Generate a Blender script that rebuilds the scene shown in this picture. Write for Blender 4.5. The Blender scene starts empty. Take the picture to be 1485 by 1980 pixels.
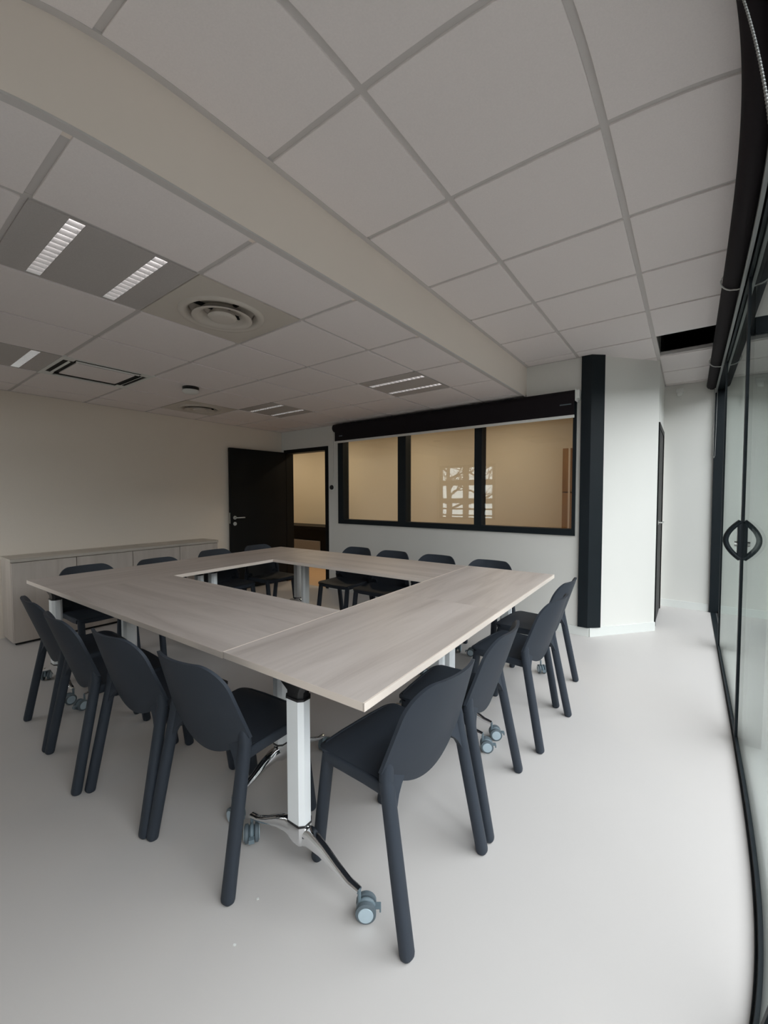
import bpy, bmesh, math, random
from mathutils import Vector, Matrix
random.seed(7)
PI = math.pi
scene = bpy.context.scene
COL = scene.collection

# ------------------------------------------------------------------ camera (ultra-wide phone lens, slight barrel distortion)
CAM_H = 1.3316
yaw, pitch, roll = math.radians(36.7577), math.radians(-2.2769), math.radians(-0.1226)
fwd = Vector((-math.sin(yaw)*math.cos(pitch), math.cos(yaw)*math.cos(pitch), math.sin(pitch)))
rt = Vector((math.cos(yaw), math.sin(yaw), 0)); up = rt.cross(fwd)
rt2 = rt*math.cos(roll)+up*math.sin(roll); up2 = up*math.cos(roll)-rt*math.sin(roll)
cd = bpy.data.cameras.new('camera'); cam = bpy.data.objects.new('camera', cd); COL.objects.link(cam)
M = Matrix.Identity(4)
for i in range(3):
    M[i][0], M[i][1], M[i][2] = rt2[i], up2[i], -fwd[i]
M[2][3] = CAM_H
cam.matrix_world = M
cd.sensor_fit = 'HORIZONTAL'; cd.sensor_width = 29.7; cd.sensor_height = 39.6; cd.lens = 15.8
cd.clip_start = 0.01; cd.clip_end = 200
cd.type = 'PANO'
cd.panorama_type = 'FISHEYE_LENS_POLYNOMIAL'
cd.fisheye_fov = PI
cd.fisheye_polynomial_k0 = 0.0
cd.fisheye_polynomial_k1 = -1.2718/20
cd.fisheye_polynomial_k2 = 0.0400/400
cd.fisheye_polynomial_k3 = 0.6721/8000
cd.fisheye_polynomial_k4 = -0.3506/160000
scene.camera = cam

# ------------------------------------------------------------------ sky, exposure
w = bpy.data.worlds.new('overcast_sky'); scene.world = w; w.use_nodes = True
bg = w.node_tree.nodes['Background']; bg.inputs[0].default_value = (0.90, 0.962, 1.0, 1); bg.inputs[1].default_value = 6.0
vs = scene.view_settings
vs.view_transform = 'Standard'; vs.look = 'None'; vs.gamma = 1.0; vs.use_curve_mapping = False
vs.exposure = 0.1
scene.cycles.max_bounces = 8; scene.cycles.caustics_reflective = False; scene.cycles.caustics_refractive = False
def portal(name, loc, rot, sx, sy):
    l = bpy.data.lights.new(name, 'AREA'); l.shape = 'RECTANGLE'; l.size = sx; l.size_y = sy
    l.cycles.is_portal = True
    o = bpy.data.objects.new(name, l); COL.objects.link(o); o.location = loc; o.rotation_euler = rot
portal('window_portal', (0.33, 2.62, 1.27), (0, PI/2, 0), 2.44, 6.6)      # sky through the glazed wall
portal('rear_window_portal', (-4.36, -0.86, 1.42), (PI/2, 0, 0), 1.4, 1.25)

# ------------------------------------------------------------------ room dimensions
XL, YB, YF = -5.145, 4.205, -0.70       # left wall, back wall, wall behind the camera
ZL, ZR = 2.329, 2.626                   # low / high ceiling
XS = -1.343                             # ceiling step
XG = 0.229                             # glass plane
YE = 5.93                               # end wall of the passage
SLAB = 3.05

# ------------------------------------------------------------------ material helpers
def newmat(name):
    m = bpy.data.materials.new(name); m.use_nodes = True
    nt = m.node_tree; return m, nt, nt.nodes['Principled BSDF']
def mat(name, col, rough=0.6, metal=0.0, spec=0.5, noise=None, bump=None, coat=0.0):
    """noise=(scale, amount): fine colour variation; bump=(scale, strength)"""
    m, nt, b = newmat(name)
    b.inputs['Base Color'].default_value = (*col, 1); b.inputs['Roughness'].default_value = rough
    b.inputs['Metallic'].default_value = metal; b.inputs['Specular IOR Level'].default_value = spec
    b.inputs['Coat Weight'].default_value = coat
    tc = nt.nodes.new('ShaderNodeTexCoord')
    if noise:
        n = nt.nodes.new('ShaderNodeTexNoise'); n.inputs['Scale'].default_value = noise[0]; n.inputs['Detail'].default_value = 6
        nt.links.new(tc.outputs['Object'], n.inputs['Vector'])
        mx = nt.nodes.new('ShaderNodeMix'); mx.data_type = 'RGBA'
        a = noise[1]
        mx.inputs['A'].default_value = (*[c*(1-a) for c in col], 1); mx.inputs['B'].default_value = (*[min(1, c*(1+a)) for c in col], 1)
        nt.links.new(n.outputs['Fac'], mx.inputs['Factor']); nt.links.new(mx.outputs['Result'], b.inputs['Base Color'])
    if bump:
        n2 = nt.nodes.new('ShaderNodeTexNoise'); n2.inputs['Scale'].default_value = bump[0]; n2.inputs['Detail'].default_value = 4
        nt.links.new(tc.outputs['Object'], n2.inputs['Vector'])
        bp = nt.nodes.new('ShaderNodeBump'); bp.inputs['Strength'].default_value = bump[1]; bp.inputs['Distance'].default_value = 0.002
        nt.links.new(n2.outputs['Fac'], bp.inputs['Height']); nt.links.new(bp.outputs['Normal'], b.inputs['Normal'])
    return m
def wood(name, c1, c2, c3, axis=0, scale=1.0, rough=0.45):
    """pale laminate: long streaks of grain along one local axis"""
    m, nt, b = newmat(name)
    tc = nt.nodes.new('ShaderNodeTexCoord'); mp = nt.nodes.new('ShaderNodeMapping')
    s = [9*scale, 9*scale, 9*scale]; s[axis] = 0.8*scale
    mp.inputs['Scale'].default_value = s
    oi = nt.nodes.new('ShaderNodeObjectInfo')
    ad = nt.nodes.new('ShaderNodeVectorMath'); ad.operation = 'ADD'
    ml = nt.nodes.new('ShaderNodeMath'); ml.operation = 'MULTIPLY'; ml.inputs[1].default_value = 37.0
    nt.links.new(oi.outputs['Random'], ml.inputs[0])
    nt.links.new(tc.outputs['Object'], mp.inputs['Vector']); nt.links.new(mp.outputs['Vector'], ad.inputs[0]); nt.links.new(ml.outputs[0], ad.inputs[1])
    n = nt.nodes.new('ShaderNodeTexNoise'); n.inputs['Scale'].default_value = 1.0; n.inputs['Detail'].default_value = 5; n.inputs['Roughness'].default_value = 0.62
    n.inputs['Distortion'].default_value = 0.6
    nt.links.new(ad.outputs[0], n.inputs['Vector'])
    cr = nt.nodes.new('ShaderNodeValToRGB'); e = cr.color_ramp.elements
    e[0].position = 0.28; e[0].color = (*c1, 1); e[1].position = 0.72; e[1].color = (*c3, 1)
    k = cr.color_ramp.elements.new(0.5); k.color = (*c2, 1)
    nt.links.new(n.outputs['Fac'], cr.inputs['Fac']); nt.links.new(cr.outputs['Color'], b.inputs['Base Color'])
    mp2 = nt.nodes.new('ShaderNodeMapping'); s2 = [160, 160, 160]; s2[axis] = 4; mp2.inputs['Scale'].default_value = s2
    n2 = nt.nodes.new('ShaderNodeTexNoise'); n2.inputs['Scale'].default_value = 1.0
    nt.links.new(tc.outputs['Object'], mp2.inputs['Vector']); nt.links.new(mp2.outputs['Vector'], n2.inputs['Vector'])
    bp = nt.nodes.new('ShaderNodeBump'); bp.inputs['Strength'].default_value = 0.08; bp.inputs['Distance'].default_value = 0.001
    nt.links.new(n2.outputs['Fac'], bp.inputs['Height']); nt.links.new(bp.outputs['Normal'], b.inputs['Normal'])
    b.inputs['Roughness'].default_value = rough
    return m
def glass(name, tint=(0.96, 0.962, 0.962)):
    """thin window glass: clear with Fresnel reflection on each face (no refraction, so daylight passes)"""
    m = bpy.data.materials.new(name); m.use_nodes = True; nt = m.node_tree; nt.nodes.clear()
    out = nt.nodes.new('ShaderNodeOutputMaterial'); mx = nt.nodes.new('ShaderNodeMixShader')
    tr = nt.nodes.new('ShaderNodeBsdfTransparent'); tr.inputs[0].default_value = (*tint, 1)
    gl = nt.nodes.new('ShaderNodeBsdfGlossy'); gl.inputs['Roughness'].default_value = 0.0; gl.inputs['Color'].default_value = (0.84, 0.90, 0.87, 1)
    fr = nt.nodes.new('ShaderNodeFresnel'); ge = nt.nodes.new('ShaderNodeNewGeometry')
    mi = nt.nodes.new('ShaderNodeMix'); mi.inputs['A'].default_value = 1.5; mi.inputs['B'].default_value = 1/1.5
    nt.links.new(ge.outputs['Backfacing'], mi.inputs['Factor']); nt.links.new(mi.outputs['Result'], fr.inputs['IOR'])
    nt.links.new(fr.outputs[0], mx.inputs[0]); nt.links.new(tr.outputs[0], mx.inputs[1]); nt.links.new(gl.outputs[0], mx.inputs[2])
    nt.links.new(mx.outputs[0], out.inputs[0]); return m
def emit(name, col, s):
    m = bpy.data.materials.new(name); m.use_nodes = True; nt = m.node_tree; nt.nodes.clear()
    out = nt.nodes.new('ShaderNodeOutputMaterial'); e = nt.nodes.new('ShaderNodeEmission')
    e.inputs[0].default_value = (*col, 1); e.inputs[1].default_value = s
    nt.links.new(e.outputs[0], out.inputs[0]); return m

MT = dict(
 wall=mat('white_wall_paint', (0.72, 0.705, 0.665), 0.75, noise=(3, .02), bump=(220, .05)),
 wallwarmlit=mat('warm_light_tinted_wall_paint', (0.79, 0.71, 0.62), 0.8, noise=(160, .04), bump=(260, .1)),  # off white wall, warm light on the left side put into its colour
 hall=mat('hallway_wall_paint', (0.72, 0.66, 0.55), 0.75, noise=(2, .03), bump=(220, .05)),
 floor=mat('pale_resin_floor', (0.562, 0.530, 0.510), 0.42, spec=0.35, noise=(1.3, .035), bump=(420, .05)),
 hallfloor=mat('hallway_floor_vinyl', (0.66, 0.45, 0.28), 0.5, noise=(2, .05)),
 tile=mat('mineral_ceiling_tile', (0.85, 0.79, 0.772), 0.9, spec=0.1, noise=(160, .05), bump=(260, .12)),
 bar=mat('grey_grid_bar', (0.60, 0.565, 0.545), 0.7),
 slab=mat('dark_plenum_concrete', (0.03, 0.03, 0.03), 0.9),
 soffit=mat('soffit_paint', (0.87, 0.78, 0.70), 0.75, noise=(3, .02)),
 base=mat('white_baseboard', (0.72, 0.73, 0.70), 0.5, noise=(4, .02)),
 black=mat('anthracite_metal', (0.009, 0.013, 0.016), 0.5, spec=.18, noise=(6, .15)),
 doorblk=mat('black_door_laminate', (0.006, 0.0065, 0.007), 0.45, spec=.15, noise=(3, .2)),
 fabric=mat('dark_blind_fabric', (0.010, 0.007, 0.009), 0.75, spec=.2, noise=(90, .25), bump=(700, .2)),
 alu=mat('satin_white_aluminium', (0.90, 0.92, 0.93), 0.35, metal=0.1, noise=(5, .02)),
 greybar=mat('grey_aluminium_bar', (0.24, 0.245, 0.245), 0.45, metal=0.5, noise=(8, .03)),
 chrome=mat('polished_chrome', (0.82, 0.83, 0.84), 0.07, metal=1.0, noise=(4, .01)),
 steel=mat('brushed_steel', (0.62, 0.62, 0.60), 0.28, metal=1.0, noise=(20, .04)),
 darkplast=mat('black_plastic', (0.012, 0.012, 0.013), 0.3, noise=(10, .1)),
 caster=mat('blue_grey_caster_plastic', (0.16, 0.21, 0.24), 0.45, noise=(30, .05)),
 hub=mat('pale_blue_hub_plastic', (0.46, 0.56, 0.62), 0.4, noise=(30, .03)),
 tyre=mat('grey_caster_tyre', (0.11, 0.14, 0.16), 0.6, noise=(30, .05)),
 chair=mat('anthracite_polypropylene', (0.033, 0.040, 0.052), 0.55, spec=0.22, noise=(40, .04), bump=(500, .12)),
 white=mat('white_plastic', (0.75, 0.75, 0.72), 0.45, noise=(10, .02)),
 cream=mat('cream_diffuser_metal', (0.62, 0.57, 0.51), 0.5, noise=(6, .02)),
 slot=mat('black_slot', (0.006, 0.006, 0.006), 0.8, noise=(10, .1)),
 louvre=mat('bright_louvre_aluminium', (0.85, 0.84, 0.84), 0.25, metal=0.7, noise=(20, .02)),
 lightbody=mat('grey_luminaire_perforated_metal', (0.50, 0.47, 0.455), 0.6, metal=0.1, noise=(240, .12)),
 cord=mat('white_cord', (0.62, 0.62, 0.60), 0.7, noise=(60, .05)),
 chain=mat('bead_chain_metal', (0.33, 0.33, 0.32), 0.35, metal=0.8, noise=(60, .05)),
 edge=mat('cream_edge_band', (0.79, 0.69, 0.61), 0.5, noise=(12, .03)),
 brownwood=wood('hallway_oak_veneer', (0.26, 0.13, 0.055), (0.33, 0.18, 0.08), (0.40, 0.23, 0.11), axis=2, scale=1.2),
 table=wood('pale_oak_laminate', (0.41, 0.355, 0.325), (0.515, 0.455, 0.42), (0.585, 0.52, 0.485), axis=0),
 cab=wood('cabinet_oak_laminate', (0.44, 0.385, 0.335), (0.53, 0.47, 0.42), (0.59, 0.53, 0.475), axis=2),
 cabtop=wood('cabinet_top_oak_laminate', (0.42, 0.37, 0.31), (0.50, 0.45, 0.39), (0.56, 0.50, 0.44), axis=1),
 glass=glass('window_glass'),
 paving=mat('grey_paving', (0.14, 0.135, 0.125), 0.8, noise=(2, .1)),
 outwall=mat('exterior_render', (0.13, 0.14, 0.13), 0.85, noise=(1.5, .08)),
 bark=mat('tree_bark', (0.03, 0.025, 0.02), 0.9, noise=(20, .3)),
 greyfab=mat('grey_fabric', (0.22, 0.20, 0.19), 0.9, noise=(80, .15)),
 blackleather=mat('black_counter_laminate', (0.004, 0.004, 0.005), 0.5, spec=.12, noise=(20, .1)),
)
MT['tube'] = emit('dim_led_tube', (1.0, 0.95, 0.93), 1.7)
MT['warm'] = emit('warm_lamp_disc', (1.0, 0.72, 0.42), 6.0)

# ------------------------------------------------------------------ mesh helpers
class MB:
    def __init__(s): s.bm = bmesh.new()
    def box(s, x0, y0, z0, x1, y1, z1, bev=0.0):
        t = bmesh.new(); bmesh.ops.create_cube(t, size=1.0)
        for v in t.verts:
            v.co = Vector(((x0+x1)/2+v.co.x*(x1-x0), (y0+y1)/2+v.co.y*(y1-y0), (z0+z1)/2+v.co.z*(z1-z0)))
        if bev: bmesh.ops.bevel(t, geom=t.edges[:], offset=bev, segments=2, profile=.6, affect='EDGES')
        return s.join(t)
    def join(s, t, mtx=None):
        if mtx is not None: bmesh.ops.transform(t, matrix=mtx, verts=t.verts)
        me = bpy.data.meshes.new('t'); t.to_mesh(me); t.free(); s.bm.from_mesh(me); bpy.data.meshes.remove(me); return s
    def loft(s, rings, caps=True, closed=True):
        vs = [[s.bm.verts.new(p) for p in r] for r in rings]
        n = len(rings[0])
        for a, b in zip(vs, vs[1:]):
            for i in range(n if closed else n-1):
                j = (i+1) % n; s.bm.faces.new((a[i], a[j], b[j], b[i]))
        if caps:
            s.bm.faces.new(list(reversed(vs[0]))); s.bm.faces.new(vs[-1])
        return s
    def tube(s, pts, radii, n=12, sq=2.0, side=None):
        """round / superelliptic tube; radii are (lateral, other) or a float per point"""
        P = [Vector(p) for p in pts]; rings = []
        for i, p in enumerate(P):
            d = (P[min(i+1, len(P)-1)]-P[max(i-1, 0)]).normalized()
            ref = Vector(side) if side else (Vector((0, 0, 1)) if abs(d.z) < .9 else Vector((1, 0, 0)))
            a = (ref - d*ref.dot(d)).normalized(); b = d.cross(a)
            r = radii[i] if isinstance(radii, list) else radii
            ra, rb = r if isinstance(r, (list, tuple)) else (r, r)
            ring = []
            for k in range(n):
                t = 2*PI*k/n; c, q = math.cos(t), math.sin(t)
                ring.append(p+a*(ra*math.copysign(abs(c)**(2/sq), c))+b*(rb*math.copysign(abs(q)**(2/sq), q)))
            rings.append(ring)
        return s.loft(rings)
    def prism(s, poly, z0, z1, bev=0):
        t = bmesh.new()
        a = [t.verts.new((x, y, z0)) for x, y in poly]; b = [t.verts.new((x, y, z1)) for x, y in poly]
        n = len(poly)
        for i in range(n): t.faces.new((a[i], a[(i+1) % n], b[(i+1) % n], b[i]))
        t.faces.new(list(reversed(a))); t.faces.new(b)
        if bev: bmesh.ops.bevel(t, geom=t.edges[:], offset=bev, segments=1, affect='EDGES')
        return s.join(t)
    def lathe(s, prof, c=(0, 0, 0), n=32, axis='Z', caps=False):
        rings = []
        for r, h in prof:
            ring = []
            for k in range(n):
                t = 2*PI*k/n; x, y = r*math.cos(t), r*math.sin(t)
                p = (x, y, h) if axis == 'Z' else ((h, x, y) if axis == 'X' else (x, h, y))
                ring.append(Vector(c)+Vector(p))
            rings.append(ring)
        return s.loft(rings, caps=caps)
    def obj(s, name, m, parent=None, smooth=None, loc=None):
        bmesh.ops.recalc_face_normals(s.bm, faces=s.bm.faces)
        me = bpy.data.meshes.new(name); s.bm.to_mesh(me); s.bm.free()
        me.materials.append(MT[m] if isinstance(m, str) else m)
        if smooth:
            for p in me.polygons: p.use_smooth = True
            me.set_sharp_from_angle(angle=math.radians(smooth))
        o = bpy.data.objects.new(name, me); COL.objects.link(o)
        if parent: o.parent = parent
        if loc: o.location = loc
        return o
def box(name, m, x0, y0, z0, x1, y1, z1, parent=None, bev=0.0):
    return MB().box(x0, y0, z0, x1, y1, z1, bev).obj(name, m, parent)
def tag(o, label=None, cat=None, group=None, kind=None):
    if label: o['label'] = label
    if cat: o['category'] = cat
    if group: o['group'] = group
    if kind: o['kind'] = kind
    return o
def empty(name, loc=(0, 0, 0), rz=0.0):
    e = bpy.data.objects.new(name, None); COL.objects.link(e); e.location = loc; e.rotation_euler = (0, 0, rz); e.empty_display_size = .1
    return e
def struct(o, label, cat):
    return tag(o, label, cat, kind='structure')
def copy_tree(o, parent=None):
    c = o.copy(); COL.objects.link(c); c.parent = parent
    for ch in list(o.children): copy_tree(ch, c)
    return c

# ================================================================== STRUCTURE
struct(box('floor', 'floor', XL, YF, -.06, XG+.10, YB, 0), 'pale beige seamless resin floor of the meeting room', 'floor')
pf = MB().prism([(-.731, YB), (XG+.10, YB), (XG+.10, YE), (-.27, YE), (-.27, 4.76)], -.06, 0).obj('floor', 'floor')
struct(pf, 'pale floor of the narrow passage beside the angled wall', 'floor')
struct(box('floor', 'hallfloor', -9.5, YB, -.06, -.87, 8.0, 0), 'warm lit hallway floor beyond the open door', 'floor')
struct(box('ground', 'paving', -14, -16, -.30, 18, 6.4, -.12), 'grey paving outside the glazed wall', 'ground')

struct(box('wall_left', 'wallwarmlit', XL-.12, YF-.12, 0, XL, YB+.12, SLAB), 'off white wall behind the low oak cabinet', 'wall')
# back wall with door and window openings
DX0, DX1, DZ = -5.075, -4.128, 2.04
WX0, WX1, WZ0, WZ1 = -3.927, -.868, .946, 2.24
b = MB()
b.box(XL, YB, 0, DX0, YB+.12, SLAB); b.box(DX0, YB, DZ, DX1, YB+.12, SLAB); b.box(DX1, YB, 0, WX0, YB+.12, SLAB)
b.box(WX0, YB, 0, WX1, YB+.12, WZ0); b.box(WX0, YB, WZ1, WX1, YB+.12, SLAB); b.box(WX1, YB, 0, -.731, YB+.12, SLAB)
struct(b.obj('wall_back', 'wall'), 'off white back wall with the open doorway and long interior window', 'wall')
AW0, AW1 = Vector((-.731, YB)), Vector((-.255, 4.78))       # angled wall
b = MB().prism([(AW0.x, AW0.y), (AW1.x, AW1.y), (AW1.x-.09, AW1.y+.075), (AW0.x-.09, AW0.y+.12)], 0, SLAB)
struct(b.obj('wall_angled', 'wall'), 'white angled wall to the right of the black corner column', 'wall')
# passage wall with door opening
b = MB(); PX = -.265
b.box(PX-.1, 4.78, 0, PX, 4.93, SLAB); b.box(PX-.1, 4.93, 2.06, PX, 5.80, SLAB); b.box(PX-.1, 5.80, 0, PX, YE, SLAB)
struct(b.obj('wall_passage', 'wall'), 'white side wall of the passage with a dark door seen edge on', 'wall')
struct(box('wall_end', 'wall', PX-.1, YE, 0, XG+.2, YE+.12, SLAB), 'white end wall of the narrow passage next to the glazing', 'wall')
# wall behind the camera with window opening
RX0, RX1, RZ0, RZ1 = -5.10, -3.62, .76, 2.08
b = MB()
b.box(XL, YF-.12, 0, RX0, YF, SLAB); b.box(RX0, YF-.12, 0, RX1, YF, RZ0); b.box(RX0, YF-.12, RZ1, RX1, YF, SLAB); b.box(RX1, YF-.12, 0, XG+.2, YF, SLAB)
struct(b.obj('wall_front', 'wall'), 'white wall behind the viewer with a window mirrored in the interior glass', 'wall')
struct(box('wall_lintel', 'black', XG-.005, YF, 2.50, XG+.16, YE, SLAB), 'dark header beam above the glazed wall', 'beam')
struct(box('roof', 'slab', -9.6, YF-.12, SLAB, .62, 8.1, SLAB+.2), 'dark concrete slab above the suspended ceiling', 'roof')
# hallway shell
struct(box('wall_hallway', 'hall', -9.5, 6.05, 0, -.87, 6.17, SLAB), 'warm lit hallway wall seen through the interior window', 'wall')
struct(box('wall_hallway_end', 'hall', -.92, YB+.12, 0, -.87, 6.05, SLAB), 'end wall of the hallway beside the oak cupboard', 'wall')
struct(box('wall_hallway_left', 'hall', -9.6, YB, 0, -9.5, 8.1, SLAB), 'far left end of the hallway', 'wall')
struct(box('wall_hallway_front', 'hall', -9.5, YB, 0, XL-.12, YB+.12, SLAB), 'hallway wall left of the doorway', 'wall')
struct(box('ceiling', 'hall', -9.5, YB+.12, 2.50, -.92, 6.05, 2.56), 'plain hallway ceiling', 'ceiling')

# baseboards
b = MB(); b.box(DX1, YB-.012, 0, -.731, YB, .085)
struct(b.obj('baseboard_back', 'base'), 'white baseboard along the back wall', 'baseboard')
d = (AW1-AW0).normalized(); nrm = Vector((d.y, -d.x))
p = [AW0-d*.004+nrm*.012, AW1+d*.002+nrm*.012, AW1+d*.002, AW0]
b = MB().prism([(q.x, q.y) for q in p], 0, .085)
b2 = b.obj('baseboard_angled', 'base'); struct(b2, 'white baseboard under the angled wall', 'baseboard')
struct(box('baseboard_end', 'base', PX, YE-.012, 0, XG-.03, YE, .085), 'white baseboard along the passage end wall', 'baseboard')

# black corner column cladding
cp = [(-.828, YB), (-.828, YB-.03), (-.742, YB-.03), (AW0.x+d.x*.10+nrm.x*.03, AW0.y+d.y*.10+nrm.y*.03), (AW0.x+d.x*.10, AW0.y+d.y*.10), (AW0.x, AW0.y)]
o = MB().prism(cp, .086, ZR-.004, bev=.002).obj('column_cladding', 'black')
struct(o, 'black metal column cladding wrapped around the wall corner', 'column')

# ---------------------------------------------------------------- ceilings: slab of grid bars with tiles
G = .6
def ceiling(z, xs, ys, skip, label, offs=.008, w=.026):
    c = MB()
    root = struct(empty('ceiling'), label, 'ceiling')
    cache = {}
    for i in range(len(xs)-1):
        for j in range(len(ys)-1):
            if (i, j) in skip: continue
            x0, x1, y0, y1 = xs[i]+w/2, xs[i+1]-w/2, ys[j]+w/2, ys[j+1]-w/2
            key = (round(x1-x0, 3), round(y1-y0, 3))
            if key not in cache:
                hx, hy = key[0]/2, key[1]/2
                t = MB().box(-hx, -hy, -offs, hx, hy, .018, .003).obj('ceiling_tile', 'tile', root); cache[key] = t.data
            else:
                t = bpy.data.objects.new('ceiling_tile', cache[key]); COL.objects.link(t); t.parent = root
            t.location = ((x0+x1)/2, (y0+y1)/2, z)
    for x in xs[1:-1]: box('grid_bar', 'bar', x-w/2-.004, ys[0]+.004, z, x+w/2+.004, ys[-1]-.004, z+.03, root)
    for y in ys[1:-1]: box('grid_bar', 'bar', xs[0]+.004, y-w/2-.004, z+.0005, xs[-1]-.02, y+w/2+.004, z+.031, root)
    return root
lx = [XL]+[-1.779-G*j for j in range(5, -1, -1)]+[XS]
ly = [YF]+[1.0035+G*i for i in range(-2, 6)]+[YB]
# tile columns (index from the left wall) and rows taken by equipment
def li(x): return max(i for i in range(len(lx)-1) if lx[i] < x)
def lj(y): return max(j for j in range(len(ly)-1) if ly[j] < y)
EQ = dict(light1=(-2.08, .70), diff1=(-2.08, 1.30), ac=(-3.88, 1.30), light0=(-3.88, .70), diff2=(-4.48, 2.50), light2=(-2.08, 3.10), light3=(-3.88, 3.10))
skip = {(li(x), lj(y)) for x, y in EQ.values()}
cl = ceiling(ZL, lx, ly, skip, 'lower suspended ceiling of grey mineral tiles with lights and air vents')
rx = [XS, -.865, -.265, XG]
ry = [YF]+[1.04+G*i for i in range(-2, 9)]+[YE]
hole = (2, max(j for j in range(len(ry)-1) if ry[j] < 4.3))
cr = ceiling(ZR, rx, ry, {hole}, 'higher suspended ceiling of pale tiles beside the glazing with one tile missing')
# perimeter angles
tl = MB(); tl.box(XL, YF, ZL-.009, XL+.022, YB, ZL+.012); tl.box(XL, YB-.022, ZL-.009, XS, YB, ZL+.012); tl.box(XS-.030, YF, ZL-.0095, XS-.0005, YB, ZL+.012)
tl.obj('edge_trim', 'bar', cl)
tr_ = MB(); tr_.box(XS-.001, YF, ZR-.010, XS+.026, YB, ZR+.012); tr_.box(XS, YB-.022, ZR-.009, -.74, YB, ZR+.012); tr_.box(PX, YE-.022, ZR-.009, XG, YE, ZR+.012)
tr_.obj('edge_trim', 'bar', cr)
struct(box('trim_1', 'soffit', XS-.06, YF, ZL-.001, XS, YB, ZR+.06), 'off white vertical step face between the two ceiling heights', 'soffit')

# ================================================================== INTERIOR WINDOW (back wall)
wn = struct(empty('window_1', ((WX0+WX1)/2, YB, WZ0)), 'long black framed interior window of three panes in the back wall', 'window')
cx_, cy_, cz_ = wn.location
def rel(par, name, m, x0, y0, z0, x1, y1, z1, bev=0.0):
    L = par.location
    return box(name, m, x0-L.x, y0-L.y, z0-L.z, x1-L.x, y1-L.y, z1-L.z, par, bev)
f = .062
rel(wn, 'window_frame', 'black', WX0, YB-.02, WZ0, WX1, YB+.10, WZ0+f)
rel(wn, 'window_frame', 'black', WX0, YB-.02, WZ1-f, WX1, YB+.10, WZ1)
rel(wn, 'window_frame', 'black', WX0, YB-.0195, WZ0+f, WX0+.095, YB+.10, WZ1-f)
rel(wn, 'window_frame', 'black', WX1-.03, YB-.0195, WZ0+f, WX1, YB+.10, WZ1-f)
mull = [(-2.912, -2.793), (-1.893, -1.808)]
for a, c in mull: rel(wn, 'mullion', 'black', a, YB-.0195, WZ0+f, c, YB+.10, WZ1-f)
edges = [WX0+.095, -2.912, -2.793, -1.893, -1.808, WX1-.03]
for k in range(3): rel(wn, 'pane', 'glass', edges[2*k], YB+.030, WZ0+f, edges[2*k+1], YB+.038, WZ1-f)

# ================================================================== DOOR (open against the left wall)
dr = struct(empty('door_1', (DX0, YB, 0)), 'black door standing open against the left wall with its dark frame', 'door')
fr = MB(); fr.box(0, -.015, 0, .055, .125, DZ); fr.box(DX1-DX0-.055, -.015, 0, DX1-DX0, .125, DZ); fr.box(.055, -.015, DZ-.055, DX1-DX0-.055, .125, DZ)
fr.obj('door_frame', 'doorblk', dr)
leaf = MB().box(-.045, -.925, .008, 0, 0, 2.0, .003).obj('door_leaf', 'doorblk', dr)
leaf.location = (.052, -.02, 0); leaf.rotation_euler = (0, 0, math.radians(-4.0))
h = MB(); h.lathe([(0, .0), (.026, 0), (.026, .008), (0, .008)], (0, -.865, 1.03), 20, 'X'); h.tube([(.004, -.865, 1.03), (.05, -.865, 1.03), (.056, -.855, 1.03), (.056, -.74, 1.03)], .0085, 10)
h.obj('handle', 'steel', leaf, 40)
MB().lathe([(0, 0), (.026, 0), (.026, .008), (0, .008)], (0, -.865, .945), 20, 'X').obj('lock', 'steel', leaf, 40)
MB().box(-.036, -.9275, .95, -.009, -.9245, 1.10).obj('latch_plate', 'steel', leaf)
# dark door in the passage wall, seen edge on
d2 = struct(empty('door_2', (PX, 4.93, 0)), 'dark flush door in the passage side wall seen edge on', 'door')
MB().box(-.02, 0, 0, .014, .05, 2.06).box(-.02, .82, 0, .014, .87, 2.06).box(-.02, .05, 2.01, .014, .82, 2.06).obj('door_frame', 'doorblk', d2)
MB().box(-.05, .052, .006, .006, .818, 2.008).obj('door_leaf', 'doorblk', d2)
MB().lathe([(0, 0), (.022, 0), (.022, .008), (0, .008)], (.006, .13, 1.05), 16, 'X').tube([(.01, .13, 1.05), (.05, .13, 1.05), (.05, .24, 1.05)], .008, 8).obj('handle', 'steel', d2, 40)

# ================================================================== GLAZED WALL (right)
gw = struct(empty('window_2', (XG, 0, 0)), 'tall sliding glass wall with slim dark frames and a bow handle', 'window')
def gl(name, m, x0, y0, z0, x1, y1, z1, bev=0): return box(name, m, x0-XG, y0, z0, x1-XG, y1, z1, gw, bev)
gl('floor_track', 'black', .217, YF, 0, .262, YE, .005)
gl('outer_sill', 'greybar', .262, YF, -.01, .36, YE, .004)
gl('bottom_rail', 'black', .2235, YF, .005, .25, 4.58, .026)
gl('bottom_rail', 'black', .285, 4.50, .005, .32, YE-.04, .030)
gl('top_rail', 'black', .222, YF, 2.46, .25, 4.58, 2.50)
gl('top_rail', 'black', .285, 4.50, 2.46, .32, YE-.04, 2.50)
STL = [(-.695, -.60), (1.10, 1.14), (2.865, 2.905), (4.545, 4.58)]
for a, c in STL: gl('stile', 'black', .2225, a, .005, .252, c, 2.50, .001); gl('outer_profile', 'black', .252, a-.03, .005, .33, c+.03, 2.50)
PN = [(-.60, 1.10), (1.14, 2.865), (2.905, 4.545)]
for a, c in PN: gl('pane', 'glass', XG, a, .026, XG+.008, c, 2.46)
gl('pane', 'glass', .298, 4.62, .030, .306, YE-.04, 2.46)
gl('end_jamb', 'black', .204, YE-.04, 0, .36, YE, 2.50, .001)
hb = MB(); arc = []
for k in range(17):
    t = -1+2*k/16; arc.append((-.008-.060*(1-abs(t)**1.9), 2.885, 1.09+.100*t))
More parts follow.
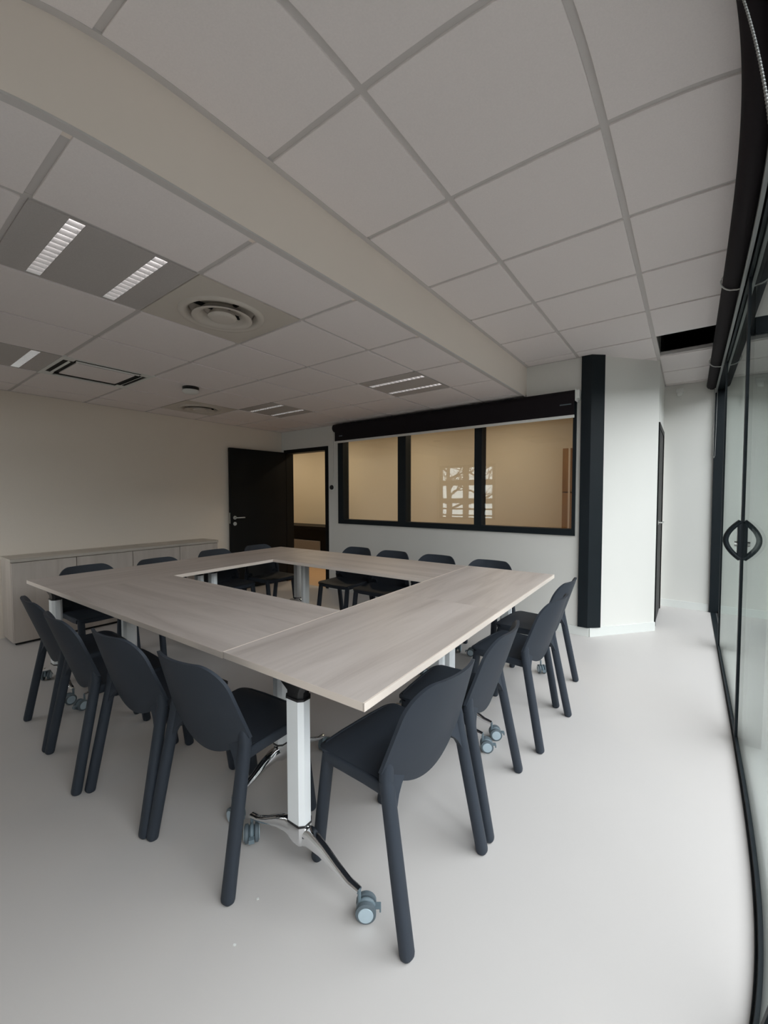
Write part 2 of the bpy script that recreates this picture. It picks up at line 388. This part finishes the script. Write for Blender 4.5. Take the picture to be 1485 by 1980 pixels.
hb.tube(arc, [(.021+.006*abs(-1+2*k/16)**2, .0125) for k in range(17)], 12, 2.6, side=(0, 1, 0))
hb.box(-.020, 2.862, .985, -.006, 2.908, 1.195, .003)
hb.obj('bow_handle', 'black', gw, 45)
MB().lathe([(0, 0), (.013, 0), (.013, .012), (0, .012)], (-.032, 2.885, 1.07), 16, 'X').obj('lock', 'steel', gw, 40)

# window behind the camera (seen mirrored in the interior glass)
rw = struct(empty('window_3', (RX0, YF, RZ0)), 'white framed window mirrored in the interior glass', 'window')
def rwp(name, m, x0, z0, x1, z1, y0=-.10, y1=-.01): return box(name, m, x0-RX0, y0, z0-RZ0, x1-RX0, y1, z1-RZ0, rw)
for a, c in ((RX0, -5.04), (-4.45, -4.33), (-3.70, RX1)): rwp('window_frame', 'bark', a, RZ0, c, RZ1)
for a, c in ((RZ0, .795), (.83, .865), (.985, 1.025), (1.14, 1.265), (1.58, 1.715), (2.02, RZ1)): rwp('glazing_bar', 'bark', -5.04, a, -4.45, c, -.095, -.015); rwp('glazing_bar', 'bark', -4.33, a, -3.70, c, -.095, -.015)
for a, c in ((-5.04, -4.45), (-4.33, -3.70)): rwp('pane', 'glass', a, RZ0, c, RZ1, -.058, -.052)

# ================================================================== ROLLER BLINDS
def blind(name, axis, length, loc, label, roll_r=.05, drop=.06):
    """roll along local +X; fabric hangs on local -Y side"""
    r = tag(empty(name, loc), label, 'blind')
    return r
# right: along the glazed wall, rolled up
rb = tag(empty('roller_blind', (.1745, 0, 2.56)), 'dark rolled up roller blind running along the glazed wall under the ceiling', 'blind')
MB().tube([(0, YF+.03, 0), (0, 2.0, 0), (0, 5.96-.05, 0)], .050, 24).obj('fabric_roll', 'fabric', rb, 40)
MB().box(.030, YF+.05, -.085, .034, 5.88, 0).obj('fabric_drop', 'fabric', rb)
MB().box(.024, YF+.05, -.098, .040, 5.88, -.080, .004).obj('bottom_bar', 'greybar', rb, 40)
for y in (3.10, 4.85, 1.2):
    pts = [(.058*math.cos(t), y+.006*math.sin(3*t), .053*math.sin(t)-.004) for t in [2*PI*k/24 for k in range(25)]]
    MB().tube([(min(x, .062), yy, z if z > -.03 else z-.02*max(0, x/.05)) for x, yy, z in pts], .0045, 8).obj('tie_cord', 'cord', rb, 60)
for y in (YF+.03, 5.90): MB().box(-.03, y-.012, -.045, .05, y+.012, .062).obj('bracket', 'white', rb)
def bead_chain(pts, name, par, r=.0032, step=.0085):
    m = MB(); P = [Vector(p) for p in pts]; acc = 0
    tot = []
    for a, c in zip(P, P[1:]):
        L = (c-a).length; n = max(1, int(L/step))
        for k in range(n): tot.append(a+(c-a)*(k/n))
    for q in tot:
        t = bmesh.new(); bmesh.ops.create_icosphere(t, subdivisions=1, radius=r); m.join(t, Matrix.Translation(q))
    return m.obj(name, 'chain', par, 80)
bead_chain([(.018, 5.85, -.045), (.022, 5.85, -.79), (.030, 5.855, -.815), (.038, 5.86, -.79), (.046, 5.86, -.03)], 'bead_chain', rb, .0042)
bead_chain([(-.0575, 1.090, .01), (-.0500, 1.095, -.50), (.030, 1.12, -1.55)], 'bead_chain', rb, .0044, .0085)

# back wall: dark blind above the interior window
BX0, BX1 = -3.90, -.862
bb = tag(empty('roller_blind', ((BX0+BX1)/2, YB-.075, 2.255)), 'wide dark roller blind half lowered over the interior window with a white bottom bar', 'blind')
hl = (BX1-BX0)/2
MB().tube([(-hl-.03, 0, 0), (0, 0, 0), (hl, 0, 0)], .052, 24).obj('fabric_roll', 'fabric', bb, 40)
MB().box(-hl+.02, -.053, -.185, hl-.006, -.049, .0).obj('fabric_drop', 'fabric', bb)
MB().box(-hl+.015, -.059, -.210, hl-.002, -.043, -.183, .004).obj('bottom_bar', 'white', bb, 40)
MB().lathe([(0, -.004), (.050, -.004), (.050, .004), (.034, .010), (0, .010)], (-hl-.038, 0, 0), 20, 'X').obj('end_cap', 'white', bb, 40)
MB().box(hl, -.05, -.055, hl+.006, .07, .055).box(hl+.006, -.02, -.03, hl+.03, .07, .045).obj('bracket', 'white', bb)
MB().box(-hl+.10, -.0545, -.125, -hl+.16, -.053, -.113).obj('tag_glint_mark', 'tyre', bb)
MB().box(hl-.13, -.0545, -.088, hl-.03, -.053, -.078).obj('tag_glint_mark', 'tyre', bb)  # paler strip standing in for a glint on the fabric

# ================================================================== TABLES
TR = math.radians(1.685); TO = Vector((-.7315, .8842, 0)); TZ = .735; TH = .026
def tw(u, v):   # u runs away from the glazing, v towards the back wall
    c, s = math.cos(TR), math.sin(TR)
    return Vector((TO.x-u*c-v*s, TO.y-u*s+v*c, 0))
def oct_section(a, b, ch):
    return [(a-ch, b), (a, b-ch), (a, -b+ch), (a-ch, -b), (-a+ch, -b), (-a, -b+ch), (-a, b-ch), (-a+ch, b)]
def make_leg_meshes():
    R = {}
    # column (octagonal section), foot runs along local Y
    m = MB(); m.prism(oct_section(.029, .042, .015), .200, .634); R['column'] = m
    for nm, z0 in (('lower_collar', .193), ('upper_collar', .634)): m = MB(); m.prism(oct_section(.031, .044, .015), z0, z0+.007); R[nm] = m
    # head bracket flaring to the top
    m = MB()
    s0 = oct_section(.026, .038, .013); s1 = oct_section(.040, .075, .02)
    m.loft([[Vector((x, y, .641)) for x, y in s0], [Vector((x*1.02, y*1.05, .662)) for x, y in s0], [Vector((x, y, .702)) for x, y in s1], [Vector((x, y, TZ-TH-.0005)) for x, y in s1]]); R['head'] = m
    # chrome foot: hub and two arching arms
    m = MB()
    m.loft([[Vector((x*f_, y*f_, z)) for x, y in oct_section(.030, .043, .015)] for f_, z in ((.50, .112), (.85, .125), (1.0, .150), (1.0, .193))])
    for s in (1, -1):
        path = [(0, s*.015, .150), (0, s*.055, .156), (0, s*.11, .140), (0, s*.17, .114), (0, s*.225, .093), (0, s*.268, .088)]
        rad = [(.024, .036), (.022, .031), (.018, .021), (.0155, .013), (.0135, .009), (.012, .007)]
        m.tube(path, rad, 14, 3.0, side=(1, 0, 0))
    R['foot'] = m
    return R
def add_caster(par, loc, rz, store):
    """twin wheel caster: hood, stem, two wheels, brake lever"""
    c = store.get('hood')
    if c is None:
        m = MB(); m.tube([(0, 0, .050), (0, 0, .102)], .0065, 10)
        prof = []
        t = bmesh.new()
        bmesh.ops.create_uvsphere(t, u_segments=20, v_segments=12, radius=.036)
        for v in t.verts: v.co = Vector((v.co.x*.40, v.co.y*.98, max(v.co.z, -.004)*.95))
        m.join(t, Matrix.Translation((0, .024, .040)))
        hood = m.obj('caster', 'caster', par, 50); store['hood'] = hood.data
        wm = MB(); wm.lathe([(0, -.010), (.028, -.010), (.0365, -.006), (.0365, .006), (.028, .010), (0, .010)], (0, 0, 0), 28, 'X'); whl = wm.obj('wheel', 'tyre', hood, 40); store['wheel'] = whl.data
        whl.location = (-.021, .024, .0368)
        hm = MB(); hm.lathe([(0, -.0035), (.026, -.002), (.027, .0), (.0, .0)], (0, 0, 0), 28, 'X'); hb_ = hm.obj('wheel_hub', 'hub', hood, 40); store['hub'] = hb_.data
        hb_.location = (-.031, .024, .0368)
        lv = MB().box(-.012, .055, .040, .012, .078, .046, .002).box(-.012, .072, .028, .012, .078, .044, .002).obj('brake_lever', 'caster', hood); store['lever'] = lv.data
    else:
        hood = bpy.data.objects.new('caster', store['hood']); COL.objects.link(hood); hood.parent = par
        for nm, dt, lc in (('wheel', 'wheel', (-.021, .024, .0368)), ('wheel_hub', 'hub', (-.031, .024, .0368)), ('brake_lever', 'lever', (0, 0, 0))):
            k = bpy.data.objects.new(nm, store[dt]); COL.objects.link(k); k.parent = hood; k.location = lc
    for nm, dt, lc, rz_ in (('wheel', 'wheel', (.021, .024, .0368), 0), ('wheel_hub', 'hub', (.031, .024, .0368), PI)):
        k = bpy.data.objects.new(nm, store[dt]); COL.objects.link(k); k.parent = hood; k.location = lc; k.rotation_euler = (0, 0, rz_)
    hood.location = loc; hood.rotation_euler = (0, 0, rz); hood.scale = (.88, .88, .88)
    return hood
STORE = {}; LEGD = {}
def make_table(L, W, u, v, along, label, turns, lift=0.0, rim=0.0):
    """table of length L along local X, centre at (u, v) of the table frame"""
    rz = TR + (PI/2 if along == 'v' else 0)
    t = tag(empty('folding_table', tw(u, v), rz), label, 'table', 'oak laminate tables pushed into a square')
    gap = .0010
    top = MB().box(-L/2+gap, -W/2+gap, TZ-TH, L/2-gap, W/2-gap, TZ).obj('tabletop', 'table', t)
    e = .0020
    eb = MB()
    eb.box(-L/2+gap-.0008, -W/2+gap-.0008, TZ-TH+.0015, L/2-gap+.0008, -W/2+gap+e+rim, TZ-.0004+rim*.25); eb.box(-L/2+gap-.0008, W/2-gap-e-rim, TZ-TH+.0015, L/2-gap+.0008, W/2-gap+.0008, TZ-.0004+rim*.25)
    eb.box(-L/2+gap-.0008, -W/2+gap+e, TZ-TH+.0015, -L/2+gap+e, W/2-gap-e, TZ-.0004); eb.box(L/2-gap-e, -W/2+gap+e, TZ-TH+.0015, L/2-gap+.0008, W/2-gap-e, TZ-.0004)
    eb.obj('edge_band', 'edge', top)
    MB().tube([(-L/2+.08, 0, .675), (0, 0, .675), (L/2-.08, 0, .675)], (.016, .022), 12, 4).obj('crossbeam', 'darkplast', t, 40)
    top.location.z = lift
    k = 0
    for s in (-1, 1):
        px = s*(L/2-.065)
        if not LEGD:
            R = make_leg_meshes()
            for nm, mm in (('column', 'alu'), ('lower_collar', 'darkplast'), ('upper_collar', 'darkplast'), ('head', 'darkplast'), ('foot', 'chrome')):
                o = R[nm].obj(nm, mm, t, 35); LEGD[nm] = o.data; o.location = (px, 0, 0)
        else:
            for nm in LEGD:
                o = bpy.data.objects.new(nm, LEGD[nm]); COL.objects.link(o); o.parent = t; o.location = (px, 0, 0)
        for q in (-1, 1):
            add_caster(t, (px, q*.268, 0), turns[k % len(turns)], STORE); k += 1
    return t
# right run (two), left run (two), front and back
UW, UL0, UL1, V0, VI0, VI1, V1 = .685, 2.355, 3.049, 0.0, .691, 1.633, 2.323
hh = V1/2
make_table(hh, UW, UW/2, hh/2, 'v', 'pale oak table at the near right corner, closest to the viewer', (-2.53, 2.47, -2.65, -.9), .003, .003)
make_table(hh, UW, UW/2, hh*1.5, 'v', 'pale oak table at the far right corner near the black column', (-2.6, .9, 2.2, .2), .003, .003)
make_table(UL0-UW, VI0, (UW+UL0)/2, VI0/2, 'u', 'long pale oak table in the front run with four chairs tucked in', (3.4, .5, -1.6, .3))
make_table(UL0-UW, V1-VI1, (UW+UL0)/2, (VI1+V1)/2, 'u', 'long pale oak table in the back run below the interior window', (.4, 1.5, 2.6, .3))
make_table(hh, UL1-UL0, (UL0+UL1)/2, hh/2, 'v', 'pale oak table at the near left corner beside the low cabinet', (1.6, -.6, .4, 2.2))
make_table(hh, UL1-UL0, (UL0+UL1)/2, hh*1.5, 'v', 'pale oak table at the far left corner near the open door', (1.6, .6, 2.4, .2))

# ================================================================== CHAIRS
def make_chair():
    r = empty('stacking_chair')
    # legs: straight, slightly oval, rounded feet
    def leg(f, t, ra, rb):
        f, t = Vector(f), Vector(t); dd = (t-f).normalized()
        pts = [f+Vector((0, 0, .0)), f+dd*.004, f+dd*.012, f+(t-f)*.5, t]
        rad = [(ra*.72, rb*.72), (ra*.92, rb*.92), (ra, rb), (ra, rb), (ra*.98, rb*.98)]
        return MB().tube(pts, rad, 16, 2.5, side=(1, 0, 0))
    for s in (-1, 1):
        m = leg((s*.232, 0, .0), (s*.212, .095, .475), .0235, .020)
        m.tube([(s*.212, .095, .475), (s*.2105, .0955, .50), (s*.205, .093, .53), (s*.196, .085, .56)], [(.0232, .0197), (.0215, .019), (.016, .014), (.006, .006)], 16, 2.5, side=(1, 0, 0))
        web = [(.214, .315), (.207, .350), (.196, .388), (.178, .420), (.158, .442), (.140, .456), (.150, .480), (.214, .490)]   # web flaring up to the shell
        m.loft([[Vector((s*x, .2*z+o_, z)) for x, z in web] for o_ in (-.011, .009)])
        m.obj('leg', 'chair', r, 50)
        leg((s*.183, .452, .0), (s*.177, .392, .428), .0225, .020).obj('leg', 'chair', r, 50)
    # seat: shallow dished panel with rounded corners and a rim
    N, K = 22, 22; th = .010
    def outline(s, t):       # s -1..1 across, t 0..1 rear to front
        hw = .190+.017*t
        y0, y1 = .100, .438
        y = y0+(y1-y0)*t
        rr = .055
        dyf = y1-y
        if dyf < rr: hw = hw-rr+math.sqrt(max(0, rr*rr-(rr-dyf)**2))
        x = s*hw
        z = .447-.014*(1-s*s)*math.sin(PI*min(1, t*1.02))-.012*max(0, (t-.82)/.18)**2
        if t < .12: y += .02*(1-s*s)*(1-t/.12)
        return Vector((x, y, z))
    m = MB()
    tt = [1-(1-k/K)**1.6 for k in range(K+1)]
    top = [[outline(-1+2*i/N, t) for i in range(N+1)] for t in tt]
    bot = [[p-Vector((0, 0, th)) for p in row] for row in top]
    vt = [[m.bm.verts.new(p) for p in row] for row in top]; vb = [[m.bm.verts.new(p) for p in row] for row in bot]
    for a in range(K):
        for i in range(N):
            m.bm.faces.new((vt[a][i], vt[a][i+1], vt[a+1][i+1], vt[a+1][i])); m.bm.faces.new((vb[a][i], vb[a+1][i], vb[a+1][i+1], vb[a][i+1]))
    loop = [(0, i) for i in range(N+1)]+[(a, N) for a in range(1, K+1)]+[(K, i) for i in range(N-1, -1, -1)]+[(a, 0) for a in range(K-1, 0, -1)]
    for q in range(len(loop)):
        a, c = loop[q], loop[(q+1) % len(loop)]
        m.bm.faces.new((vt[a[0]][a[1]], vb[a[0]][a[1]], vb[c[0]][c[1]], vt[c[0]][c[1]]))
    # rim skirt along sides and front
    for s in (-1, 1):
        m.tube([(s*.200, .085, .428), (s*.199, .20, .428), (s*.202, .34, .426), (s*.197, .385, .425)], [(.008, .019)]*4, 10, 4, side=(1, 0, 0))
    m.tube([(-.182, .408, .425), (-.16, .423, .426), (-.08, .430, .425), (.08, .430, .425), (.16, .423, .426), (.182, .408, .425)], [(.007, .017)]*6, 10, 4, side=(0, 1, 0))
    m.obj('seat', 'chair', r, 60)
    # back shell
    N, K = 40, 22
    def lean(z): return .078-.335*(z-.42)
    def hw(z): return .186+(.235-.186)*min(1, max(0, (.77-z)/.27))**.9-.012*min(1, max(0, (.50-z)/.1))
    def shell(s, k, off):
        a = abs(s)
        zt = .770-.004*(1-s*s)*0; s0 = .60
        if a > s0: q = (a-s0)/(1-s0); zt = .770-.095*(1-math.sqrt(max(0, 1-q*q)))
        zb = .398+.105*a**2.1
        z = zb+(zt-zb)*k
        y = lean(z)+.048*s*s+.004
        return Vector((s*hw(z), y+off, z))
    m = MB()
    ss = [math.sin(PI/2*(-1+2*i/N)) for i in range(N+1)]
    fr_ = [[m.bm.verts.new(shell(s, k/K, .006)) for s in ss] for k in range(K+1)]; bk = [[m.bm.verts.new(shell(s, k/K, -.006)) for s in ss] for k in range(K+1)]
    for a in range(K):
        for i in range(N):
            m.bm.faces.new((fr_[a][i], fr_[a][i+1], fr_[a+1][i+1], fr_[a+1][i])); m.bm.faces.new((bk[a][i], bk[a+1][i], bk[a+1][i+1], bk[a][i+1]))
    loop = [(0, i) for i in range(N+1)]+[(a, N) for a in range(1, K+1)]+[(K, i) for i in range(N-1, -1, -1)]+[(a, 0) for a in range(K-1, 0, -1)]
    for q in range(len(loop)):
        a, c = loop[q], loop[(q+1) % len(loop)]
        m.bm.faces.new((fr_[a[0]][a[1]], bk[a[0]][a[1]], bk[c[0]][c[1]], fr_[c[0]][c[1]]))
    m.obj('backrest', 'chair', r, 50)
    return r
proto = make_chair()
CH = [  # x, y of the midpoint between the rear feet, heading in degrees, label
 (-.606, 1.171, 86.4, 'dark chair at the near right corner, nearest the viewer', 'chairs on the glazing side'),
 (-.612, 1.699, 95.0, 'dark chair on the glazing side, second from the viewer', 'chairs on the glazing side'),
 (-.574, 2.372, 86.0, 'dark chair on the glazing side, third from the viewer', 'chairs on the glazing side'),
 (-.634, 2.900, 87.7, 'dark chair on the glazing side, closest to the black column', 'chairs on the glazing side'),
 (-1.415, .707, 4.0, 'dark chair in the front row, immediately left of the bright table column', 'chairs in the front row'),
 (-1.912, .660, 4.4, 'dark chair in the front row, second from the bright table column', 'chairs in the front row'),
 (-2.402, .608, -2.5, 'dark chair in the front row, third from the bright table column', 'chairs in the front row'),
 (-2.898, .625, -2.9, 'dark chair in the front row, leftmost in the picture', 'chairs in the front row'),
 (-2.870, 3.372, 181.5, 'dark chair in the back row, nearest the open doorway', 'chairs in the back row'),
 (-2.385, 3.358, 182.0, 'dark chair in the back row, second from the open doorway', 'chairs in the back row'),
 (-1.885, 3.370, 181.0, 'dark chair in the back row, third from the open doorway', 'chairs in the back row'),
 (-1.365, 3.365, 182.0, 'dark chair in the back row, nearest the black column', 'chairs in the back row'),
 (-3.925, 1.20, -88.0, 'dark chair on the cabinet side, at the near end of the low cabinet', 'chairs on the cabinet side'),
 (-3.850, 1.72, -88.0, 'dark chair on the cabinet side, in front of the middle cabinet doors', 'chairs on the cabinet side'),
 (-3.980, 2.35, -88.0, 'dark chair on the cabinet side, by the far end of the low cabinet', 'chairs on the cabinet side'),
 (-3.965, 2.87, -88.0, 'dark chair on the cabinet side, in front of the open black door', 'chairs on the cabinet side'),
]
for i, (x, y, a, lab, grp) in enumerate(CH):
    c = proto if i == 0 else copy_tree(proto)
    c.location = (x, y, 0); c.rotation_euler = (0, 0, math.radians(a)); tag(c, lab, 'chair', grp)

# ================================================================== LOW CABINET
CX, CY0, CY1, CZ = -4.78, .903, 2.877, .775
cb = tag(empty('low_cabinet', ((XL+CX)/2, (CY0+CY1)/2, 0)), 'long low pale oak cabinet with four flush doors along the left wall', 'cabinet')
ox, oy = cb.location.x, cb.location.y
box('plinth', 'slot', XL+.03-ox, CY0+.02-oy, 0, CX-.03-ox, CY1-.02-oy, .022, cb)
box('body', 'cab', XL+.004-ox, CY0-oy, .022, CX-.021-ox, CY1-oy, CZ-.028, cb)
box('worktop', 'cabtop', XL+.002-ox, CY0-.006-oy, CZ-.028, CX+.006-ox, CY1+.006-oy, CZ, cb, .0015)
ys = [CY0, 1.386, 1.889, 2.395, CY1]
for a, c in zip(ys, ys[1:]): box('cabinet_door', 'cab', CX-.020-ox, a+.0025-oy, .024, CX-ox, c-.0025-oy, CZ-.034, cb, .001)

# ================================================================== CEILING EQUIPMENT (lower ceiling)
def tile_at(key):
    x, y = EQ[key]; i, j = li(x), lj(y)
    return (lx[i]+lx[i+1])/2, (ly[j]+ly[j+1])/2
def make_light(key, label):
    cx, cy = tile_at(key)
    r = tag(empty('ceiling_light', (cx, cy, ZL)), label, 'ceiling light', 'recessed louvre lights in the lower ceiling')
    H = .294; sy, sw, sx = .148, .027, .283
    m = MB()      # body with two slots
    for a, c in ((-H, -sy-sw), (-sy+sw, sy-sw), (sy+sw, H)): m.box(-H, a, -.006, H, c, .010)
    for s in (-1, 1):
        m.box(-H, s*sy-sw, -.006, -sx, s*sy+sw, .010); m.box(sx, s*sy-sw, -.006, H, s*sy+sw, .010)
    m.box(-H, -H, .055, H, H, .060)
    for s in (-1, 1): m.box(-H, s*H-.002, .010, H, s*H+.002, .055)
    m.obj('housing', 'lightbody', r)
    for s in (-1, 1):
        lv = MB(); n = 13
        for k in range(n+1):
            x = -sx+2*sx*k/n
            lv.loft([[Vector((x-.001, s*sy+q*sw, -.005)), Vector((x+.001, s*sy+q*sw, -.005)), Vector((x+.005, s*sy+q*sw, .014)), Vector((x-.005, s*sy+q*sw, .014))] for q in (-1, 1)])
        for q in (-1, 1): lv.box(-sx, s*sy+q*sw-.002, -.005, sx, s*sy+q*sw+.002, .045)
        lv.obj('louvre', 'louvre', r)
        MB().box(-sx, s*sy-sw+.002, .015, sx, s*sy+sw-.002, .018).obj('lamp_tube', 'tube', r)
    return r
make_light('light1', 'recessed louvre light with two bright strips, nearest in the ceiling beside the large round vent')
make_light('light0', 'recessed louvre light at the left picture edge next to the air conditioning cassette')
make_light('light2', 'recessed louvre light near the ceiling step in front of the interior window')
make_light('light3', 'recessed louvre light in the far ceiling corner near the open door')
def make_diffuser(key, label):
    cx, cy = tile_at(key)
    r = tag(empty('air_diffuser', (cx, cy, ZL)), label, 'air vent', 'round ceiling air diffusers')
    m = MB(); H = .294
    n = 40; ring = [Vector((.20*math.cos(2*PI*k/n), .20*math.sin(2*PI*k/n), -.006)) for k in range(n)]
    def sq(a):
        c, s = math.cos(a), math.sin(a); f = H/max(abs(c), abs(s)); return Vector((c*f, s*f, -.006))
    outer = [sq(2*PI*k/n) for k in range(n)]
    m.loft([outer, ring, [p+Vector((0, 0, .07)) for p in ring], [p+Vector((0, 0, .076)) for p in outer], outer], caps=False)
    m.obj('plate', 'cream', r, 30)
    MB().lathe([(.222, -.006), (.216, -.014), (.196, -.017), (.180, -.008), (.168, .018), (.178, .018), (.20, -.004)], (0, 0, 0), 48).obj('outer_ring', 'cream', r, 50)
    MB().lathe([(.156, -.024), (.148, -.027), (.120, -.018), (.098, .018), (.106, .018), (.134, -.010)], (0, 0, 0), 48).obj('middle_ring', 'cream', r, 50)
    MB().lathe([(.0, -.030), (.055, -.030), (.068, -.026), (.075, -.016), (.060, .01), (0, .01)], (0, 0, 0), 40).obj('centre_cone', 'cream', r, 50)
    MB().lathe([(.0, .028), (.199, .028), (.199, .022), (.0, .022)], (0, 0, 0), 32).obj('throat', 'cream', r)
    MB().box(-.165, -.006, .005, .165, .006, .021).box(-.006, -.165, .005, .006, .165, .021).obj('spoke', 'slot', r)
    return r
make_diffuser('diff1', 'large round cream air diffuser, nearest in the lower ceiling')
make_diffuser('diff2', 'round air diffuser in the far part of the lower ceiling')
# air conditioning cassette
cx, cy = tile_at('ac')
ac = tag(empty('air_conditioner', (cx, cy, ZL)), 'square ceiling air conditioning cassette with dark slots round a central grille', 'air conditioner')
H = .312
m = MB()
for s in (-1, 1):
    m.box(-H, s*.299-.013, -.010, H, s*.299+.013, .012, .003); m.box(s*.299-.013, -.286, -.010, s*.299+.013, .286, .012, .003)
for sx_ in (-1, 1):
    for sy_ in (-1, 1): m.box(sx_*.255-.030, sy_*.255-.030, -.009, sx_*.255+.030, sy_*.255+.030, .01, .003)
m.obj('frame', 'white', ac, 30)
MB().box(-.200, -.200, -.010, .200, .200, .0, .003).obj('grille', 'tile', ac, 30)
for s in (-1, 1):
    MB().box(-.225, s*.246-.040, -.003, .225, s*.246+.040, .0).obj('slot', 'slot', ac)
    MB().box(s*.246-.040, -.225, -.003, s*.246+.040, .225, .0).obj('slot', 'slot', ac)
    fl = MB().box(-.215, -.007, -.0015, .215, .007, .0015).obj('flap', 'white', ac); fl.location = (0, s*.246, -.010); fl.rotation_euler = (s*.6, 0, 0)
    fl = MB().box(-.007, -.215, -.0015, .007, .215, .0015).obj('flap', 'white', ac); fl.location = (s*.246, 0, -.010); fl.rotation_euler = (0, -s*.6, 0)
# smoke detector
sd = tag(empty('smoke_detector', (-3.66, 1.965, ZL-.008)), 'small round smoke detector on the lower ceiling', 'detector')
MB().lathe([(0, 0), (.070, 0), (.070, -.016), (.060, -.026), (0, -.026)], (0, 0, 0), 32).obj('base', 'darkplast', sd, 40)
MB().lathe([(0, -.026), (.072, -.028), (.074, -.040), (.052, -.056), (0, -.060)], (0, 0, 0), 32).obj('cover', 'white', sd, 40)
# small white sensor on the passage end wall
sn = tag(empty('wall_sensor', (-.118, YE, 2.52)), 'small white sensor high on the passage end wall', 'sensor')
MB().box(-.035, -.035, .0, .035, 0, .05, .006).obj('body', 'white', sn, 30)
MB().lathe([(0, -.045), (.022, -.040), (.030, -.02), (.030, .0), (0, 0)], (0, -.032, 0), 20).obj('lens', 'white', sn, 40)
# room controller beside the door
th_ = tag(empty('room_thermostat', (-4.045, YB, 1.452)), 'small black round control on a white plate beside the doorway', 'thermostat')
MB().box(.0, -.012, -.042, .045, 0, .042, .003).obj('plate', 'white', th_)
MB().lathe([(0, -.030), (.028, -.030), (.033, -.024), (.033, 0), (0, 0)], (-.006, 0, 0), 24, 'Y').obj('dial', 'darkplast', th_, 40)
tag(MB().box(-4.035, YB-.012, 1.50, -4.020, YB, 2.25).obj('cable_duct', 'wall'), 'thin white cable duct rising from the control to the blind', 'duct')
# tiny white crumbs of paper on the floor
for nm, (x, y, r) in (('nearer', (-1.05, .66, .5)), ('farther', (-1.115, .79, 1.1))):
    o = MB().box(-.004, -.003, 0, .004, .003, .002).obj('paper_scrap', 'white'); o.location = (x, y, 0); o.rotation_euler = (0, 0, r)
    tag(o, 'tiny white paper scrap on the floor, the %s one to the viewer' % nm, 'paper scrap', 'paper scraps on the floor')

# ================================================================== HALLWAY
ct = tag(empty('hallway_counter', (-6.0, 5.32, 0)), 'black hallway counter with a grey drawer unit, seen through the open doorway', 'counter')
MB().box(-.80, -.02, .70, .75, .50, .76, .004).obj('counter_top', 'blackleather', ct)
MB().box(-.80, .01, 0, -.76, .48, .70).box(-.76, .01, .50, .55, .04, .70).box(.55, .01, 0, .74, .48, .70).obj('counter_body', 'blackleather', ct)
MB().box(-.74, -.005, .02, .54, .45, .49, .008).obj('drawer_unit', 'greyfab', ct)
oc = tag(empty('oak_cupboard', (-1.155, 5.79, 0)), 'warm brown oak cupboard at the right end of the interior window', 'cupboard')
MB().box(-.16, -.20, 0, .23, .25, 1.93).obj('body', 'brownwood', oc)
for a, c in ((0.02, .68), (.70, 1.36), (1.38, 1.92)):
    MB().box(-.155, -.222, a, .03, -.202, c, .002).obj('cupboard_door', 'brownwood', oc); MB().box(.035, -.222, a, .225, -.202, c, .002).obj('cupboard_door', 'brownwood', oc)
MB().box(-.085, -.226, 0, -.062, -.2, 1.93).obj('post', 'edge', oc)
for k, x in enumerate((-7.0, -5.4, -3.7, -2.1)):
    lm = tag(empty('hallway_downlight', (x, 5.1, 2.50)), 'round warm hallway downlight ' + ('left of the doorway', 'just beyond the doorway', 'behind the left window pane', 'behind the right window pane')[k], 'downlight', 'hallway downlights')
    MB().lathe([(.07, 0), (.085, -.004), (.085, -.010), (.070, -.008)], (0, 0, 0), 24).obj('ring', 'white', lm, 40)
    MB().lathe([(0, -.004), (.069, -.004), (.069, -.002), (0, -.002)], (0, 0, 0), 24).obj('lamp_disc', 'warm', lm)
    ld = bpy.data.lights.new('downlight_bulb', 'AREA'); ld.shape = 'DISK'; ld.size = .13; ld.energy = 7.5; ld.color = (1.0, .83, .58)
    lo = bpy.data.objects.new('downlight_bulb', ld); COL.objects.link(lo); lo.parent = lm; lo.location = (0, 0, -.012)

# ================================================================== OUTSIDE
struct(box('wall_light_blocker', 'outwall', 9.0, -16, -.3, 9.3, 6.4, 4.1), 'added grey wall across the yard, blocking low daylight', 'wall')  # added blocker, height set to cut daylight deep in the room
struct(box('wall_outside', 'outwall', XG+.2, 6.4, -.3, 9, 6.6, 3.4), 'grey exterior wall beyond the glazing', 'wall')
def tree(name, loc, label, hgt, seed):
    rnd = random.Random(seed)
    t = tag(empty(name, loc), label, 'tree', 'bare trees outside the rear window')
    m = MB()
    m.tube([(0, 0, 0), (.05, .02, hgt*.3), (0, .05, hgt*.6), (.05, 0, hgt)], [.13, .11, .07, .02], 8)
    m.obj('trunk', 'bark', t, 60)
    m = MB()
    def br(p, dvec, L, r, lev):
        q = p+dvec*L; mid = p+dvec*L*.5+Vector((rnd.uniform(-.1, .1), rnd.uniform(-.1, .1), rnd.uniform(-.05, .1)))*L
        m.tube([p, mid, q], [r, r*.8, r*.55], 5)
        if lev:
            for k in range(3):
                nd = (dvec+Vector((rnd.uniform(-.9, .9), rnd.uniform(-.9, .9), rnd.uniform(-.3, .7)))).normalized()
                br(p+(q-p)*rnd.uniform(.4, 1), nd, L*rnd.uniform(.55, .8), r*.55, lev-1)
    for k in range(11):
        a = k*2.4; z = hgt*(.25+.065*k)
        br(Vector((0, 0, z)), Vector((math.cos(a), math.sin(a), .45)).normalized(), hgt*.24, .05, 3)
    m.obj('branches', 'bark', t, 60)
tree('bare_tree', (-7.2, -5.2, -.12), 'bare leafless tree outside, mirrored in the left of the interior glass', 3.6, 3)
tree('bare_tree', (-8.3, -10.5, -.12), 'bare leafless tree outside, mirrored in the right of the interior glass', 4.6, 5)
